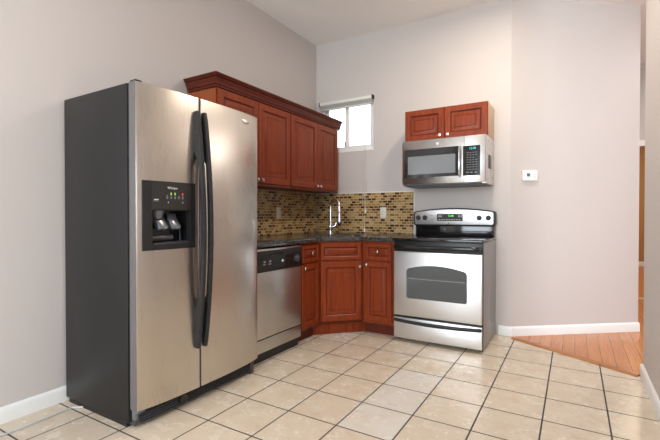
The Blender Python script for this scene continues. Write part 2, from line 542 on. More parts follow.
# window
win = bpy.data.objects.new('window_1', None); COL.objects.link(win); win['kind'] = 'structure'; win.location = (WX0, 0, WZ0)
ww, wh = WX1 - WX0, WZ1 - WZ0
f = MB(); f.box(0, 0.03, 0.012, 0.10, 0, wh, 0.003).box(ww - 0.03, ww, 0.012, 0.10, 0, wh, 0.003).box(0.03, ww - 0.03, 0.012, 0.10, 0, 0.035, 0.003).box(0.03, ww - 0.03, 0.012, 0.10, wh - 0.03, wh, 0.003)
f.build('window_frame', M['trim'], win)
s1 = MB(); s1.box(-0.002, ww + 0.004, -0.004, 0.03, -0.012, 0.006, 0.004); s1.build('window_sill', M['trim'], win)
for (a, b, y) in ((0.03, 0.325, 0.062), (0.30, ww - 0.03, 0.036)):
    s = MB(); z0, z1 = 0.035, wh - 0.03
    s.box(a, a + 0.028, y, y + 0.024, z0, z1, 0.002).box(b - 0.022, b, y, y + 0.024, z0, z1, 0.002).box(a + 0.028, b - 0.022, y, y + 0.024, z0, z0 + 0.026, 0.002).box(a + 0.028, b - 0.022, y, y + 0.024, z1 - 0.026, z1, 0.002)
    so = s.build('sash', M['trim'], win)
    MB().box(a + 0.028, b - 0.022, y + 0.010, y + 0.014, z0 + 0.026, z1 - 0.026).build('pane', M['glass'], so)
MB().box(0.285, 0.305, 0.044, 0.062, 0.06, 0.12, 0.003).build('sash_latch', M['dark_grey'], win)

# ------------------------------------------------------------------ refrigerator
Y0, FW = -2.81, 0.934
fr = thing('refrigerator', (0, Y0, 0), 90, 'tall stainless side-by-side refrigerator with charcoal side against the left wall', 'refrigerator')
b = MB(); b.box(0, FW - 0.010, -0.65, -0.03, 0.03, 1.80, 0.006); b.box(0.01, FW - 0.02, -0.62, -0.05, 0.0, 0.03)
b.build('body', M['fridge_side'], fr)
DZ0, DZ1 = 0.105, 1.80


def bow(x):
    t = abs(2 * x / FW - 1)
    return -(0.715 + 0.036 * (1 - t ** 3.2))


def fridge_door(x0, x1, hole=None):
    t = bmesh.new()
    xs = [x0 + (x1 - x0) * k / 26 for k in range(27)]
    zs = [DZ0, DZ0 + 0.5, DZ1]
    if hole:
        hx0, hx1, hz0, hz1 = hole
        xs = sorted([x for x in xs if min(abs(x - hx0), abs(x - hx1)) > 0.004] + [hx0, hx1])
        zs = [DZ0, hz0, hz1, DZ1]
    yb = -0.668
    G = {}
    for i, x in enumerate(xs):
        for j, z in enumerate(zs):
            G[i, j] = t.verts.new((x, bow(x), z))
    topb = [t.verts.new((x, yb, DZ1 + 0.0)) for x in xs]; botb = [t.verts.new((x, yb, DZ0)) for x in xs]
    inner = {}
    for i in range(len(xs) - 1):
        for j in range(len(zs) - 1):
            if hole and xs[i] >= hole[0] - 1e-6 and xs[i + 1] <= hole[1] + 1e-6 and j == 1:
                continue
            t.faces.new((G[i, j], G[i + 1, j], G[i + 1, j + 1], G[i, j + 1]))
        J = len(zs) - 1
        t.faces.new((G[i, J], G[i + 1, J], topb[i + 1], topb[i]))
        t.faces.new((G[i + 1, 0], G[i, 0], botb[i], botb[i + 1]))
    n = len(xs) - 1
    t.faces.new([G[0, j] for j in range(len(zs))] + [topb[0], botb[0]])
    t.faces.new([G[n, j] for j in range(len(zs))][::-1] + [botb[n], topb[n]])
    bmesh.ops.recalc_face_normals(t, faces=t.faces[:])
    # soften the rim of the front skin
    rim = [e for e in t.edges if len(e.link_faces) == 2 and e.calc_face_angle(0) > 0.9]
    bmesh.ops.bevel(t, geom=rim, offset=0.004, segments=3, profile=0.5, affect='EDGES')
    for fc in t.faces:
        c = fc.calc_center_median()
        fc.material_index = 1 if abs(fc.normal.x) > 0.45 else 0
    me = bpy.data.meshes.new('door'); t.to_mesh(me); t.free()
    return me


def add_mesh(name, me, mats, parent):
    for mm in mats: me.materials.append(mm)
    me.shade_smooth(); me.set_sharp_from_angle(angle=R(40))
    o = bpy.data.objects.new(name, me); COL.objects.link(o); o.parent = parent
    return o


XS = 0.384
HX0, HX1, HZ0, HZ1 = 0.032, 0.350, 0.930, 1.297
d1 = add_mesh('freezer_door', fridge_door(0.0, XS, (HX0 + 0.012, HX1 - 0.012, HZ0 + 0.012, HZ1 - 0.012)), [M['fridge_steel'], M['fridge_edge']], fr)
d2 = add_mesh('fridge_door', fridge_door(XS + 0.009, FW), [M['fridge_steel'], M['fridge_edge']], fr)
gk = MB(); gk.box(0.006, FW - 0.006, -0.668, -0.65, DZ0 + 0.01, DZ1 - 0.01); gk.build('door_gasket', M['black_plastic'], fr)


def fridge_handle(x, parent):
    mb = MB(); path, rad = [], []
    z0, z1 = 0.345, 1.715
    sect = [(-0.010, -0.011), (-0.004, -0.013), (0.008, -0.011), (0.011, -0.006), (0.011, 0.006), (0.008, 0.011), (-0.004, 0.013), (-0.010, 0.011)]
    n = 40
    for k in range(n + 1):
        t = k / n; z = z0 + (z1 - z0) * t
        e = min(t, 1 - t)
        off = 0.010 + 0.052 * min(1.0, math.sin(min(e / 0.5, 1) * math.pi / 2)) ** 0.85
        path.append((x, bow(x) - off, z))
        rad.append(1.15 if 0.02 < t < 0.98 else 1.05)
    mb.sweep(path, [(b_, a_) for a_, b_ in sect], up=(0, -1, 0), radii=rad)
    # foot blocks reaching the door at each end
    for (za, zb) in ((z0, z0 + 0.30), (z1 - 0.30, z1)):
        pts = []
        seg = 10
        front = []
        for k in range(seg + 1):
            z = za + (zb - za) * k / seg; t = (z - z0) / (z1 - z0); e = min(t, 1 - t)
            off = 0.010 + 0.052 * math.sin(min(e / 0.5, 1) * math.pi / 2) ** 0.85
            front.append((bow(x) - off, z))
        tip_top = za < 0.5
        back = [(bow(x) + 0.004, za), (bow(x) + 0.004, za + (zb - za) * 0.75), (bow(x) - 0.03, zb)] if tip_top else [(bow(x) - 0.03, za), (bow(x) + 0.004, za + (zb - za) * 0.25), (bow(x) + 0.004, zb)]
        mb.prism(front + back[::-1], x - 0.012, x + 0.012, 'x')
    return mb.build('handle', M['handle_black'], parent)


fridge_handle(0.362, d1)
fridge_handle(0.414, d2)
bx = 0.785
bm_ = MB(); bm_.lathe([(0.0, 0.006), (0.6, 0.005), (0.9, 0.003), (1.0, 0.0)], M=T(bx, bow(bx) + 0.0005, 1.742) @ FRONT @ Matrix.Diagonal((0.042, 0.0165, 1, 1)), n=32)
bdg = bm_.build('badge', M['nickel'], d2)
# ice and water dispenser in the freezer door
dm = 0.187
yd = bow(dm) - 0.004
dp = MB()
cx0, cx1, cz0, cz1 = 0.084, 0.320, 0.960, 1.142
yf = bow(HX0) - 0.006


def df(x):       # dispenser face follows the bow of the door
    return bow(x) - 0.005


def strip(mb, x0, x1, z0, z1, back=-0.672, n=6, dy=0.0):
    pts = [(x0 + (x1 - x0) * k / n, df(x0 + (x1 - x0) * k / n) - dy) for k in range(n + 1)]
    mb.prism([*pts, (x1, back), (x0, back)], z0, z1, 'z')


strip(dp, HX0, HX1, cz1, HZ1)
strip(dp, HX0, HX1, HZ0, cz0)
strip(dp, HX0, cx0, cz0, cz1)
strip(dp, cx1, HX1, cz0, cz1)
disp = dp.build('dispenser', M['black_plastic'], fr)
ci = MB(); ci.box(cx0, cx1, -0.674, -0.669, cz0, cz1).box(cx0, cx0 + 0.002, -0.715, -0.674, cz0, cz1).box(cx1 - 0.002, cx1, -0.715, -0.674, cz0, cz1)
ci.build('recess', M['black_gloss'], disp)
cp = MB(); strip(cp, 0.080, 0.318, cz1 + 0.004, HZ1 - 0.004, -0.71, 6, 0.0015)
cp.build('control_panel', M['panel_grey'], disp)
fo = MB()
pp = [(-0.675, 1.125), (-0.690, 1.125), (-0.700, 1.10), (-0.735, 1.060), (-0.738, 1.042), (-0.722, 1.034), (-0.690, 1.045), (-0.675, 1.08)]
for x in (0.155, 0.238):
    p_ = MB(); p_.prism(pp, x - 0.031, x + 0.031, 'x', 0.010, 3)
    p_.build('paddle', M['grey_clear'], disp)
MB().lathe([(0.034, 0), (0.036, 0.01), (0.020, 0.05), (0.018, 0.045)], M=T(0.140, -0.702, 1.146) @ Matrix.Rotation(R(180), 4, 'X')).build('ice_chute', M['grey_clear'], disp)
MB().tube([(0.090, -0.694, 0.992), (0.235, -0.694, 0.992)], 0.017, 14).build('rail', M['dark_grey'], disp)
tr_ = MB(); tr_.box(cx0 + 0.004, cx1 - 0.004, -0.742, -0.675, cz0, cz0 + 0.006)
for k in range(12):
    tr_.box(cx0 + 0.012 + k * 0.019, cx0 + 0.017 + k * 0.019, -0.738, -0.68, cz0 + 0.006, cz0 + 0.010)
tr_.build('drip_tray', M['dark_grey'], disp)
MB().tube([(0.285, -0.70, 1.05), (0.285, -0.702, cz0 + 0.006)], 0.0022, 8).build('water_outlet', M['grey_clear'], disp)


def yt(x): return df(x) - 0.0028


MB().text('Whirlpool', 0.018, T(0.203, yt(0.203), 1.263) @ FRONT).build('lettering', M['print_white'], disp)
MB().box(0.090, 0.122, yt(0.105) - 0.0003, yt(0.105), 1.196, 1.201).build('printed_mark', M['print_white'], disp)
MB().box(0.085, 0.127, yt(0.105) - 0.0003, yt(0.105), 1.190, 1.192).build('printed_mark', M['grey_print'], disp)
for k in range(5):
    x = 0.165 + k * 0.024
    for (hw, za, zb_) in ((0.006, 1.212, 1.215), (0.005, 1.205, 1.208), (0.002, 1.219, 1.224)):
        MB().box(x - hw, x + hw, yt(x) - 0.0003, yt(x), za, zb_).build('printed_mark', M['grey_print'], disp)
for x in (0.172, 0.262):
    MB().box(x - 0.003, x + 0.003, yt(x) - 0.0003, yt(x), 1.180, 1.190).build('printed_mark', M['grey_print'], disp)
for x, mm in ((0.189, 'led_lime'), (0.213, 'led_lime'), (0.261, 'led_red')):
    MB().box(x - 0.0035, x + 0.0035, yt(x) - 0.001, yt(x) + 0.001, 1.226, 1.238).build('indicator_light', M[mm], disp)
# base grille, foot and hinge
gr = MB(); gr.box(0.02, FW - 0.015, -0.672, -0.60, 0.012, 0.092, 0.003)
for k in range(5):
    z = 0.022 + k * 0.014
    gr.box(0.05, FW - 0.06, -0.692, -0.67, z, z + 0.006, 0.002)
grl = gr.build('base_grille', M['dark_grey'], fr)
MB().lathe([(0.0, 0.016), (0.024, 0.015), (0.030, 0.010), (0.032, 0)], M=T(0.31, -0.692, 0.055) @ FRONT, n=28).build('filter_cap', M['black_gloss'], grl)
h1 = MB(); h1.box(0.012, 0.055, -0.712, -0.66, 0.088, 0.103, 0.002).box(0.012, 0.028, -0.69, -0.66, 0.05, 0.09, 0.002); h1.build('hinge', M['dim_print'], fr)
h2 = MB(); h2.box(0.012, 0.050, -0.705, -0.655, 1.80, 1.814, 0.004); h2.build('hinge_cap', M['black_plastic'], fr)
h3 = MB(); h3.box(FW - 0.050, FW - 0.012, -0.705, -0.655, 1.80, 1.814, 0.004); h3.build('hinge_cap', M['black_plastic'], fr)
h4 = MB(); h4.box(FW - 0.050, FW - 0.012, -0.69, -0.655, 0.0, 0.10, 0.004); h4.build('foot', M['dark_grey'], fr)

# ------------------------------------------------------------------ base run: dishwasher, cabinets, worktop
dw = thing('dishwasher', (0, -1.812, 0), 90, 'stainless dishwasher with black control panel between refrigerator and corner cabinets', 'dishwasher')
DWW = 0.598
b = MB(); b.box(0.004, DWW - 0.004, -0.585, -0.03, 0.0, 0.86, 0.0); b.build('body', M['dark_grey'], dw)
b = MB(); b.box(0.003, DWW - 0.003, -0.630, -0.586, 0.184, 0.684, 0.005); b.build('door', M['washer_steel'], dw)
b = MB(); b.prism([(-0.586, 0.687), (-0.634, 0.687), (-0.640, 0.70), (-0.640, 0.80), (-0.630, 0.842), (-0.586, 0.842)], 0.003, DWW - 0.003, 'x', 0.003)
cpn = b.build('control_panel', M['black_plastic'], dw)
b = MB(); b.box(0.003, DWW - 0.003, -0.628, -0.586, 0.844, 0.858, 0.003); b.build('top_edge', M['steel'], dw)
b = MB(); b.prism([(0.36, -0.6425), (0.375, -0.642), (0.58, -0.642), (0.58, -0.638), (0.36, -0.638)], 0.70, 0.80, 'z'); b.build('dial_panel', M['black_gloss'], cpn)
b = MB(); b.lathe([(0.026, 0), (0.026, 0.012), (0.022, 0.016), (0, 0.016)], M=T(0.515, -0.642, 0.755) @ FRONT).box(0.5125, 0.5175, -0.662, -0.658, 0.735, 0.778); b.build('dial', M['dark_grey'], cpn)
for x in (0.10, 0.165):
    MB().box(x - 0.016, x + 0.016, -0.643, -0.639, 0.752, 0.775, 0.002).build('button', M['dark_grey'], cpn)
    MB().box(x - 0.016, x + 0.016, -0.641, -0.639, 0.740, 0.746).build('printed_mark', M['grey_print'], cpn)
    MB().box(x - 0.010, x + 0.010, -0.6434, -0.6428, 0.759, 0.768).build('printed_mark', M['grey_print'], cpn)
b = MB()
for a in range(9):
    an_ = R(-20 + a * 28); b.box(0.515 + 0.036 * math.cos(an_) - 0.002, 0.515 + 0.036 * math.cos(an_) + 0.002, -0.6432, -0.6415, 0.755 + 0.034 * math.sin(an_) - 0.002, 0.755 + 0.034 * math.sin(an_) + 0.002)
b.build('dial_marks', M['grey_print'], cpn)
b = MB(); b.lathe([(0, 0.003), (0.010, 0.002), (0.0115, 0)], M=T(0.325, -0.640, 0.755) @ FRONT); b.build('logo', M['print_white'], cpn)
b = MB(); b.box(0.17, 0.34, -0.6405, -0.632, 0.803, 0.824, 0.003); b.build('latch', M['black_gloss'], cpn)
b = MB(); b.box(0.003, DWW - 0.003, -0.626, -0.586, 0.078, 0.176, 0.004); b.build('lower_panel', M['washer_steel'], dw)
b = MB(); b.box(0.01, DWW - 0.01, -0.600, -0.584, 0.004, 0.074); b.build('toe_kick', M['black_plastic'], dw)


def knob_at(x, y, z, parent):
    return MB().lathe([(0.0055, 0), (0.0055, 0.010), (0.008, 0.014), (0.0145, 0.019), (0.0155, 0.023), (0.012, 0.028), (0.0, 0.030)], M=T(x, y, z) @ FRONT, n=20).build('knob', M['nickel'], parent)


def base_cabinet(name, w, loc, rz, label, dz, oz, frame_l, frame_r, drawer_knob, door_knob_x, cat='cabinet', depth=0.61):
    t = thing(name, loc, rz, label, cat)
    b = MB(); b.box(0, w, -depth, -0.03, 0.105, 0.872)
    b.build('body', M['cherry'], t)
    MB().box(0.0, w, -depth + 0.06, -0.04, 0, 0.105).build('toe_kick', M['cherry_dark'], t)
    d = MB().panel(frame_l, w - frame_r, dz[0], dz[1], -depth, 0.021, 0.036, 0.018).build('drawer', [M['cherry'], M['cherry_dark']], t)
    if drawer_knob:
        knob_at((frame_l + w - frame_r) / 2, -depth - 0.020, (dz[0] + dz[1]) / 2 + 0.003, d)
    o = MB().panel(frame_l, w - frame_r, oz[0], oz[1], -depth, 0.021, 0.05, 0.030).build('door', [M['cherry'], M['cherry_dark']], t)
    knob_at(door_knob_x, -depth - 0.020, oz[1] - 0.03, o)
    return t


DZ, OZ = (0.70, 0.853), (0.133, 0.684)
base_cabinet('base_cabinet', 0.296, (0, -1.210, 0), 90, 'narrow cherry base cabinet with drawer between dishwasher and corner sink cabinet', DZ, OZ, 0.010, 0.010, True, 0.034)
base_cabinet('base_cabinet', 0.330, (0.916, 0, 0), 0, 'narrow cherry base cabinet with drawer beside the stainless range', DZ, OZ, 0.030, 0.030, True, 0.055)
# corner sink cabinet: five-sided carcass with a diagonal front
cc = thing('corner_cabinet', (0, 0, 0), 0, 'diagonal cherry corner base cabinet under the sink', 'cabinet')
P5 = [(0.03, -0.03), (0.03, -0.912), (0.612, -0.912), (0.912, -0.612), (0.912, -0.03)]
zb = MB()
zb.prism([(0.03, -0.912), (0.612, -0.912), (0.612, -0.912 + 0.02), (0.03, -0.892)], 0.105, 0.872, 'z')
zb.prism([(0.912, -0.03), (0.892, -0.03), (0.892, -0.612), (0.912, -0.612)], 0.105, 0.872, 'z')
zb.prism([(0.612, -0.912), (0.912, -0.612), (0.898, -0.598), (0.598, -0.898)], 0.105, 0.872, 'z')
zb.prism(P5, 0.105, 0.125, 'z')
zb.build('body', M['cherry'], cc)
MB().prism([(0.06, -0.06), (0.06, -0.912), (0.548, -0.912), (0.912, -0.548), (0.912, -0.06)], 0, 0.105, 'z').build('toe_kick', M['cherry'], cc)
DM = T(0.612, -0.912, 0) @ Matrix.Rotation(R(45), 4, 'Z')      # local x along the diagonal, -y to the room
DL = 0.3 * math.sqrt(2)
pb = MB().panel(0.016, DL - 0.016, DZ[0], DZ[1] + 0.002, 0.0, 0.021, 0.036, 0.018); pb.bm.transform(DM)
pb.build('drawer_front', [M['cherry'], M['cherry_dark']], cc)
pb = MB().panel(0.016, DL - 0.016, OZ[0], OZ[1], 0.0, 0.021, 0.055, 0.032); pb.bm.transform(DM)
do = pb.build('door', [M['cherry'], M['cherry_dark']], cc)
kb = MB().lathe([(0.0055, 0), (0.0055, 0.010), (0.008, 0.014), (0.0145, 0.019), (0.0155, 0.023), (0.012, 0.028), (0.0, 0.030)], M=DM @ T(DL - 0.038, -0.020, OZ[1] - 0.045) @ FRONT, n=20)
kb.build('knob', M['nickel'], do)

# worktop with sink cut-out
SCN = Vector((0.595, -0.595)); U = Vector((0.7071, 0.7071)); V = Vector((0.7071, -0.7071))


def rrect(c, hu, hv, r, n=6):
    pts = []
    for (su, sv, a0) in ((1, 1, 0), (-1, 1, 90), (-1, -1, 180), (1, -1, 270)):
        for k in range(n + 1):
            a = R(a0 + 90 * k / n)
            p = c + U * (su * (hu - r) + r * math.cos(a)) + V * (sv * (hv - r) + r * math.sin(a))
            pts.append((p.x, p.y))
    return pts


outer = [(0.008, -0.008), (0.008, -1.872), (0.652, -1.872), (0.652, -0.905), (0.905, -0.652), (1.244, -0.652), (1.244, -0.008)]
hole = rrect(SCN, 0.27, 0.165, 0.05)
t = bmesh.new()
ed = []
for loop in (outer, hole):
    vs = [t.verts.new((x, y, 0.914)) for x, y in loop]
    ed += [t.edges.new((vs[i], vs[(i + 1) % len(vs)])) for i in range(len(vs))]
bmesh.ops.triangle_fill(t, use_beauty=True, use_dissolve=False, edges=ed)
g_ = bmesh.ops.extrude_face_region(t, geom=t.faces[:])
for v_ in [x for x in g_['geom'] if isinstance(x, bmesh.types.BMVert)]:
    v_.co.z -= 0.038
bmesh.ops.recalc_face_normals(t, faces=t.faces[:])
rim = [e for e in t.edges if abs(e.verts[0].co.z - e.verts[1].co.z) < 1e-5 and len(e.link_faces) == 2 and e.calc_face_angle(0) > 1.0]
bmesh.ops.bevel(t, geom=rim, offset=0.005, segments=2, profile=0.5, affect='EDGES')
ct = MB(); ct._merge(t)
tag(ct.build('worktop', M['granite']), 'dark speckled granite worktop wrapping the corner over dishwasher and base cabinets', 'countertop')
# sink bowl
sk = MB(); t = bmesh.new()
rings = []
for (hu, hv, r, z) in ((0.300, 0.190, 0.06, 0.874), (0.268, 0.163, 0.05, 0.874), (0.262, 0.157, 0.05, 0.76), (0.245, 0.14, 0.06, 0.715), (0.10, 0.06, 0.05, 0.708)):
    rings.append([t.verts.new((x, y, z)) for x, y in rrect(SCN, hu, hv, r)])
for a_, b_ in zip(rings[:-1], rings[1:]):
    for k in range(len(a_)):
        t.faces.new((a_[k], a_[(k + 1) % len(a_)], b_[(k + 1) % len(a_)], b_[k]))
t.faces.new(rings[-1])
bmesh.ops.recalc_face_normals(t, faces=t.faces[:])
sk._merge(t)
sink = thing('sink', (0, 0, 0), 0, 'steel bowl sink set under the corner of the granite worktop', 'sink')
sk.build('bowl', M['sink_steel'], sink)
MB().lathe([(0.045, 0), (0.043, 0.004), (0.03, 0.003), (0, 0.002)], M=T(SCN.x, SCN.y, 0.708)).build('drain', M['chrome'], sink)
# faucet
FX, FY = 0.445, -0.415
fa = thing('kitchen_faucet', (FX, FY, 0.914), 0, 'tall chrome gooseneck faucet standing behind the corner sink', 'faucet')
MB().lathe([(0.034, 0), (0.034, 0.006), (0.028, 0.012), (0.025, 0.05), (0.029, 0.07), (0.029, 0.10), (0.020, 0.125), (0.016, 0.14)]).build('base', M['chrome'], fa)
rd = Vector((0.94, -0.34, 0))
pth = [Vector((0, 0, 0.12)), Vector((0, 0, 0.18)), Vector((0, 0, 0.24)), Vector((0, 0, 0.285))]
rr_ = 0.070
for k in range(1, 15):
    a = math.pi * k / 14
    pth.append(rd * (rr_ - rr_ * math.cos(a)) + Vector((0, 0, 0.285 + rr_ * 1.05 * math.sin(a))))
pth.append(rd * (2 * rr_ + 0.002) + Vector((0, 0, 0.25)))
MB().tube(pth, 0.0155, 14).build('spout', M['chrome'], fa)
e_ = rd * (2 * rr_ + 0.002)
MB().lathe([(0.014, 0.255), (0.0165, 0.25), (0.0165, 0.20), (0.022, 0.15), (0.0225, 0.118), (0.019, 0.112), (0, 0.112)], M=T(e_.x, e_.y, 0)).build('spray_head', M['chrome'], fa)
hd = Vector((0.9, 0.3, 0))
MB().tube([hd * 0.018 + Vector((0, 0, 0.085)), hd * 0.042 + Vector((0, 0, 0.085)), hd * 0.058 + Vector((0, 0, 0.10)), hd * 0.064 + Vector((0, 0, 0.135))], 0.011, 12, radii=[1.3, 1.3, 1.0, 0.7]).build('lever', M['chrome'], fa)

# ------------------------------------------------------------------ backsplash
bs = thing('tile_backsplash', (0, 0, 0), 0, 'brown and gold mosaic tile backsplash on the back wall behind the faucet', 'backsplash', 'mosaic backsplashes')
MB().box(0.010, 1.205, -0.009, -0.001, 0.916, 1.362).build('tile_panel', M['mosaic_back'], bs)
b = MB(); b.box(0.010, 1.214, -0.012, -0.001, 1.362, 1.372, 0.003).box(1.205, 1.215, -0.012, -0.001, 0.915, 1.364, 0.003); b.build('edge_trim', M['trim'], bs)
bs = thing('tile_backsplash', (0, 0, 0), 0, 'shaded brown mosaic tile backsplash on the left wall below the long upper cabinets', 'backsplash', 'mosaic backsplashes')
MB().box(0.001, 0.008, -1.87, -0.002, 0.915, 1.366).build('tile_panel', M['mosaic_left'], bs)
MB().box(0.008, 0.013, -0.014, -0.009, 0.915, 1.366, 0.001).build('corner_bead', M['grey_print'], bs)


def outlet(loc, rz, label):
    t = thing('wall_outlet', loc, rz, label, 'outlet', 'white wall outlets')
    MB().box(-0.036, 0.036, -0.006, 0, -0.059, 0.059, 0.003).build('cover_plate', M['ivory_plastic'], t)
    for s in (-1, 1):
        so = MB().box(-0.016, 0.016, -0.0085, -0.005, s * 0.021 - 0.014, s * 0.021 + 0.014, 0.003).build('socket', M['white_plastic'], t)
        q = MB()
        for dx in (-0.006, 0.006):
            q.box(dx - 0.0012, dx + 0.0012, -0.0090, -0.0080, s * 0.021 - 0.002, s * 0.021 + 0.007)
        q.build('slots', M['dark_grey'], so)
    return t


outlet((0.008, -0.738, 1.139), 90, 'white outlet on the left mosaic wall above the dishwasher end')
outlet((0.865, -0.008, 1.144), 0, 'ivory outlet on the back mosaic wall between faucet and range')

# ------------------------------------------------------------------ upper cabinets on the left wall


def upper_cabinet(w, loc, label, end_panel, split, gap_r=0.0):
    t = thing('upper_cabinet', loc, 90, label, 'cabinet', 'cherry upper cabinets on the left wall')
    MB().box(0, w, -0.30, -0.003, 1.372, 2.086).build('body', [M['cherry']], t)
    if end_panel:
        MB().box(-0.003, 0.0, -0.30, -0.003, 1.372, 2.086).build('end_panel', M['cherry_side'], t)
    MB().box(0, w, -0.318, -0.29, 1.366, 1.388, 0.003).build('light_rail', M['cherry_dark'], t)
    z0, z1 = 1.392, 2.082
    for (a, b_, side) in ((0.006, split - 0.003, 1), (split + 0.003, w - 0.006 - gap_r, -1)):
        d = MB().panel(a, b_, z0, z1, -0.30, 0.021, 0.06, 0.034).build('door', [M['cherry'], M['cherry_dark']], t)
        knob_at(b_ - 0.028 if side > 0 else a + 0.028, -0.320, z0 + 0.028, d)
    return t


upper_cabinet(0.924, (0, -1.866, 0), 'cherry two-door upper cabinet partly hidden behind the refrigerator', True, 0.466)
upper_cabinet(0.900, (0, -0.940, 0), 'cherry two-door upper cabinet next to the corner window', False, 0.474)
# crown moulding round the top of both
prof = [(-0.004, 2.088), (0.020, 2.088), (0.022, 2.098), (0.018, 2.101), (0.018, 2.105), (0.026, 2.108), (0.027, 2.118), (0.030, 2.130), (0.038, 2.142), (0.040, 2.148), (0.036, 2.150), (0.037, 2.154), (0.049, 2.158), (0.051, 2.163), (0.047, 2.166), (0.048, 2.169), (0.056, 2.171), (0.058, 2.182), (-0.004, 2.182)]
t = bmesh.new(); rings = []
for st in range(3):
    ring = []
    for o_, z in prof:
        ring.append(t.verts.new({0: (0.003, -1.866 - o_, z), 1: (0.302 + o_, -1.866 - o_, z), 2: (0.302 + o_, -0.004, z)}[st]))
    rings.append(ring)
n = len(prof)
for a_, b_ in zip(rings[:-1], rings[1:]):
    for k in range(n):
        t.faces.new((a_[k], a_[(k + 1) % n], b_[(k + 1) % n], b_[k]))
t.faces.new(rings[0]); t.faces.new(rings[-1][::-1])
bmesh.ops.recalc_face_normals(t, faces=t.faces[:])
cr = MB(); cr._merge(t)
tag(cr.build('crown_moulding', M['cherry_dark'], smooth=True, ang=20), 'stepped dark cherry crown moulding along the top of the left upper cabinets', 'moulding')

# ------------------------------------------------------------------ over-range cabinet and microwave
oc = thing('upper_cabinet', (1.226, 0, 0), 0, 'short red cherry two-door cabinet mounted above the microwave', 'cabinet')
MB().box(0, 0.758, -0.305, -0.003, 1.815, 2.113, 0.001).build('body', M['maple'], oc)
MB().box(0, 0.758, -0.309, -0.305, 1.815, 2.113).build('face_frame', M['cherry'], oc)
for (a, b_, s) in ((0.003, 0.377, 1), (0.381, 0.755, -1)):
    d = MB().panel(a, b_, 1.818, 2.111, -0.309, 0.020, 0.055, 0.030).build('door', [M['cherry'], M['cherry_dark']], oc)
    knob_at(b_ - 0.035 if s > 0 else a + 0.035, -0.328, 1.856, d)

mw = thing('microwave', (1.228, 0, 0), 0, 'stainless over-range microwave with black window under the short cabinet', 'microwave')
MWW = 0.757
b = MB(); b.box(0, MWW, -0.365, -0.003, 1.395, 1.812, 0.003); b.build('body', M['steel'], mw)
SP = 0.575
b = MB(); b.prism([(0.0, -0.366), (0.0, -0.392), (0.016, -0.402), (SP, -0.408), (SP, -0.366)], 1.405, 1.810, 'z', 0.002)
dr = b.build('door', M['steel'], mw)
b = MB(); b.prism([(SP + 0.003, -0.366), (SP + 0.003, -0.408), (MWW - 0.012, -0.404), (MWW, -0.396), (MWW, -0.366)], 1.405, 1.810, 'z', 0.002)
cpm = b.build('control_panel', M['steel'], mw)


def rr2(x0, x1, z0, z1, r, n=4):
    pts = []
    for (cx, cz, a0) in ((x1 - r, z1 - r, 0), (x0 + r, z1 - r, 90), (x0 + r, z0 + r, 180), (x1 - r, z0 + r, 270)):
        for k in range(n + 1):
            a = R(a0 + 90 * k / n); pts.append((cx + r * math.cos(a), cz + r * math.sin(a)))
    return pts


b = MB(); b.prism(rr2(0.026, 0.526, 1.465, 1.728, 0.006), -0.4095, -0.398, 'y'); b.build('window_frame', M['black_gloss'], dr)
b = MB(); b.prism(rr2(0.060, 0.500, 1.495, 1.662, 0.004), -0.4110, -0.402, 'y'); b.build('window', M['micro_glass'], dr)
b = MB(); b.tube([(0.540, -0.408, 1.720), (0.540, -0.436, 1.712), (0.540, -0.444, 1.69), (0.540, -0.444, 1.49), (0.540, -0.436, 1.468), (0.540, -0.408, 1.460)], 0.011, 14); b.build('handle', M['chrome'], dr)
b = MB(); b.lathe([(0, 0.003), (0.012, 0.002), (0.013, 0)], M=T(0.335, -0.4055, 1.768) @ FRONT); b.build('logo', M['chrome'], dr)
b = MB(); b.prism(rr2(SP - 0.010, SP + 0.135, 1.462, 1.722, 0.004), -0.4105, -0.404, 'y'); pf = b.build('keypad', M['black_gloss'], cpm)
for r_ in range(8):
    for c_ in range(4):
        if r_ in (2,) and c_ > 2: continue
        x = SP + 0.030 + c_ * 0.024; z = 1.662 - r_ * 0.021
        MB().box(x - 0.008, x + 0.008, -0.4112, -0.4104, z - 0.003, z + 0.003).build('button', M['dim_print'], cpm)
for x in (SP + 0.028, SP + 0.062, SP + 0.100):
    MB().box(x - 0.011, x + 0.011, -0.4112, -0.4104, 1.484, 1.496).build('button', M['dim_print'], cpm)
b = MB(); b.text('12:48', 0.026, T(SP + 0.070, -0.4112, 1.697) @ FRONT); b.build('clock_digits', M['led_cyan'], cpm)
b = MB(); b.box(0.02, MWW - 0.02, -0.36, -0.03, 1.386, 1.396).box(0.04, MWW - 0.04, -0.402, -0.366, 1.394, 1.405); b.build('underside_vent', M['dark_grey'], mw)
b = MB(); b.box(MWW, MWW + 0.006, -0.29, -0.18, 1.53, 1.65, 0.003); b.build('side_vent', M['dark_grey'], mw)
for (y, z) in ((-0.30, 1.77), (-0.17, 1.76), (-0.24, 1.70), (-0.30, 1.44), (-0.12, 1.45)):
    MB().lathe([(0.007, 0), (0.006, 0.0015), (0, 0.0018)], M=T(MWW - 0.0005, y, z) @ Matrix.Rotation(R(90), 4, 'Y'), n=12).build('screw', M['dark_grey'], mw)

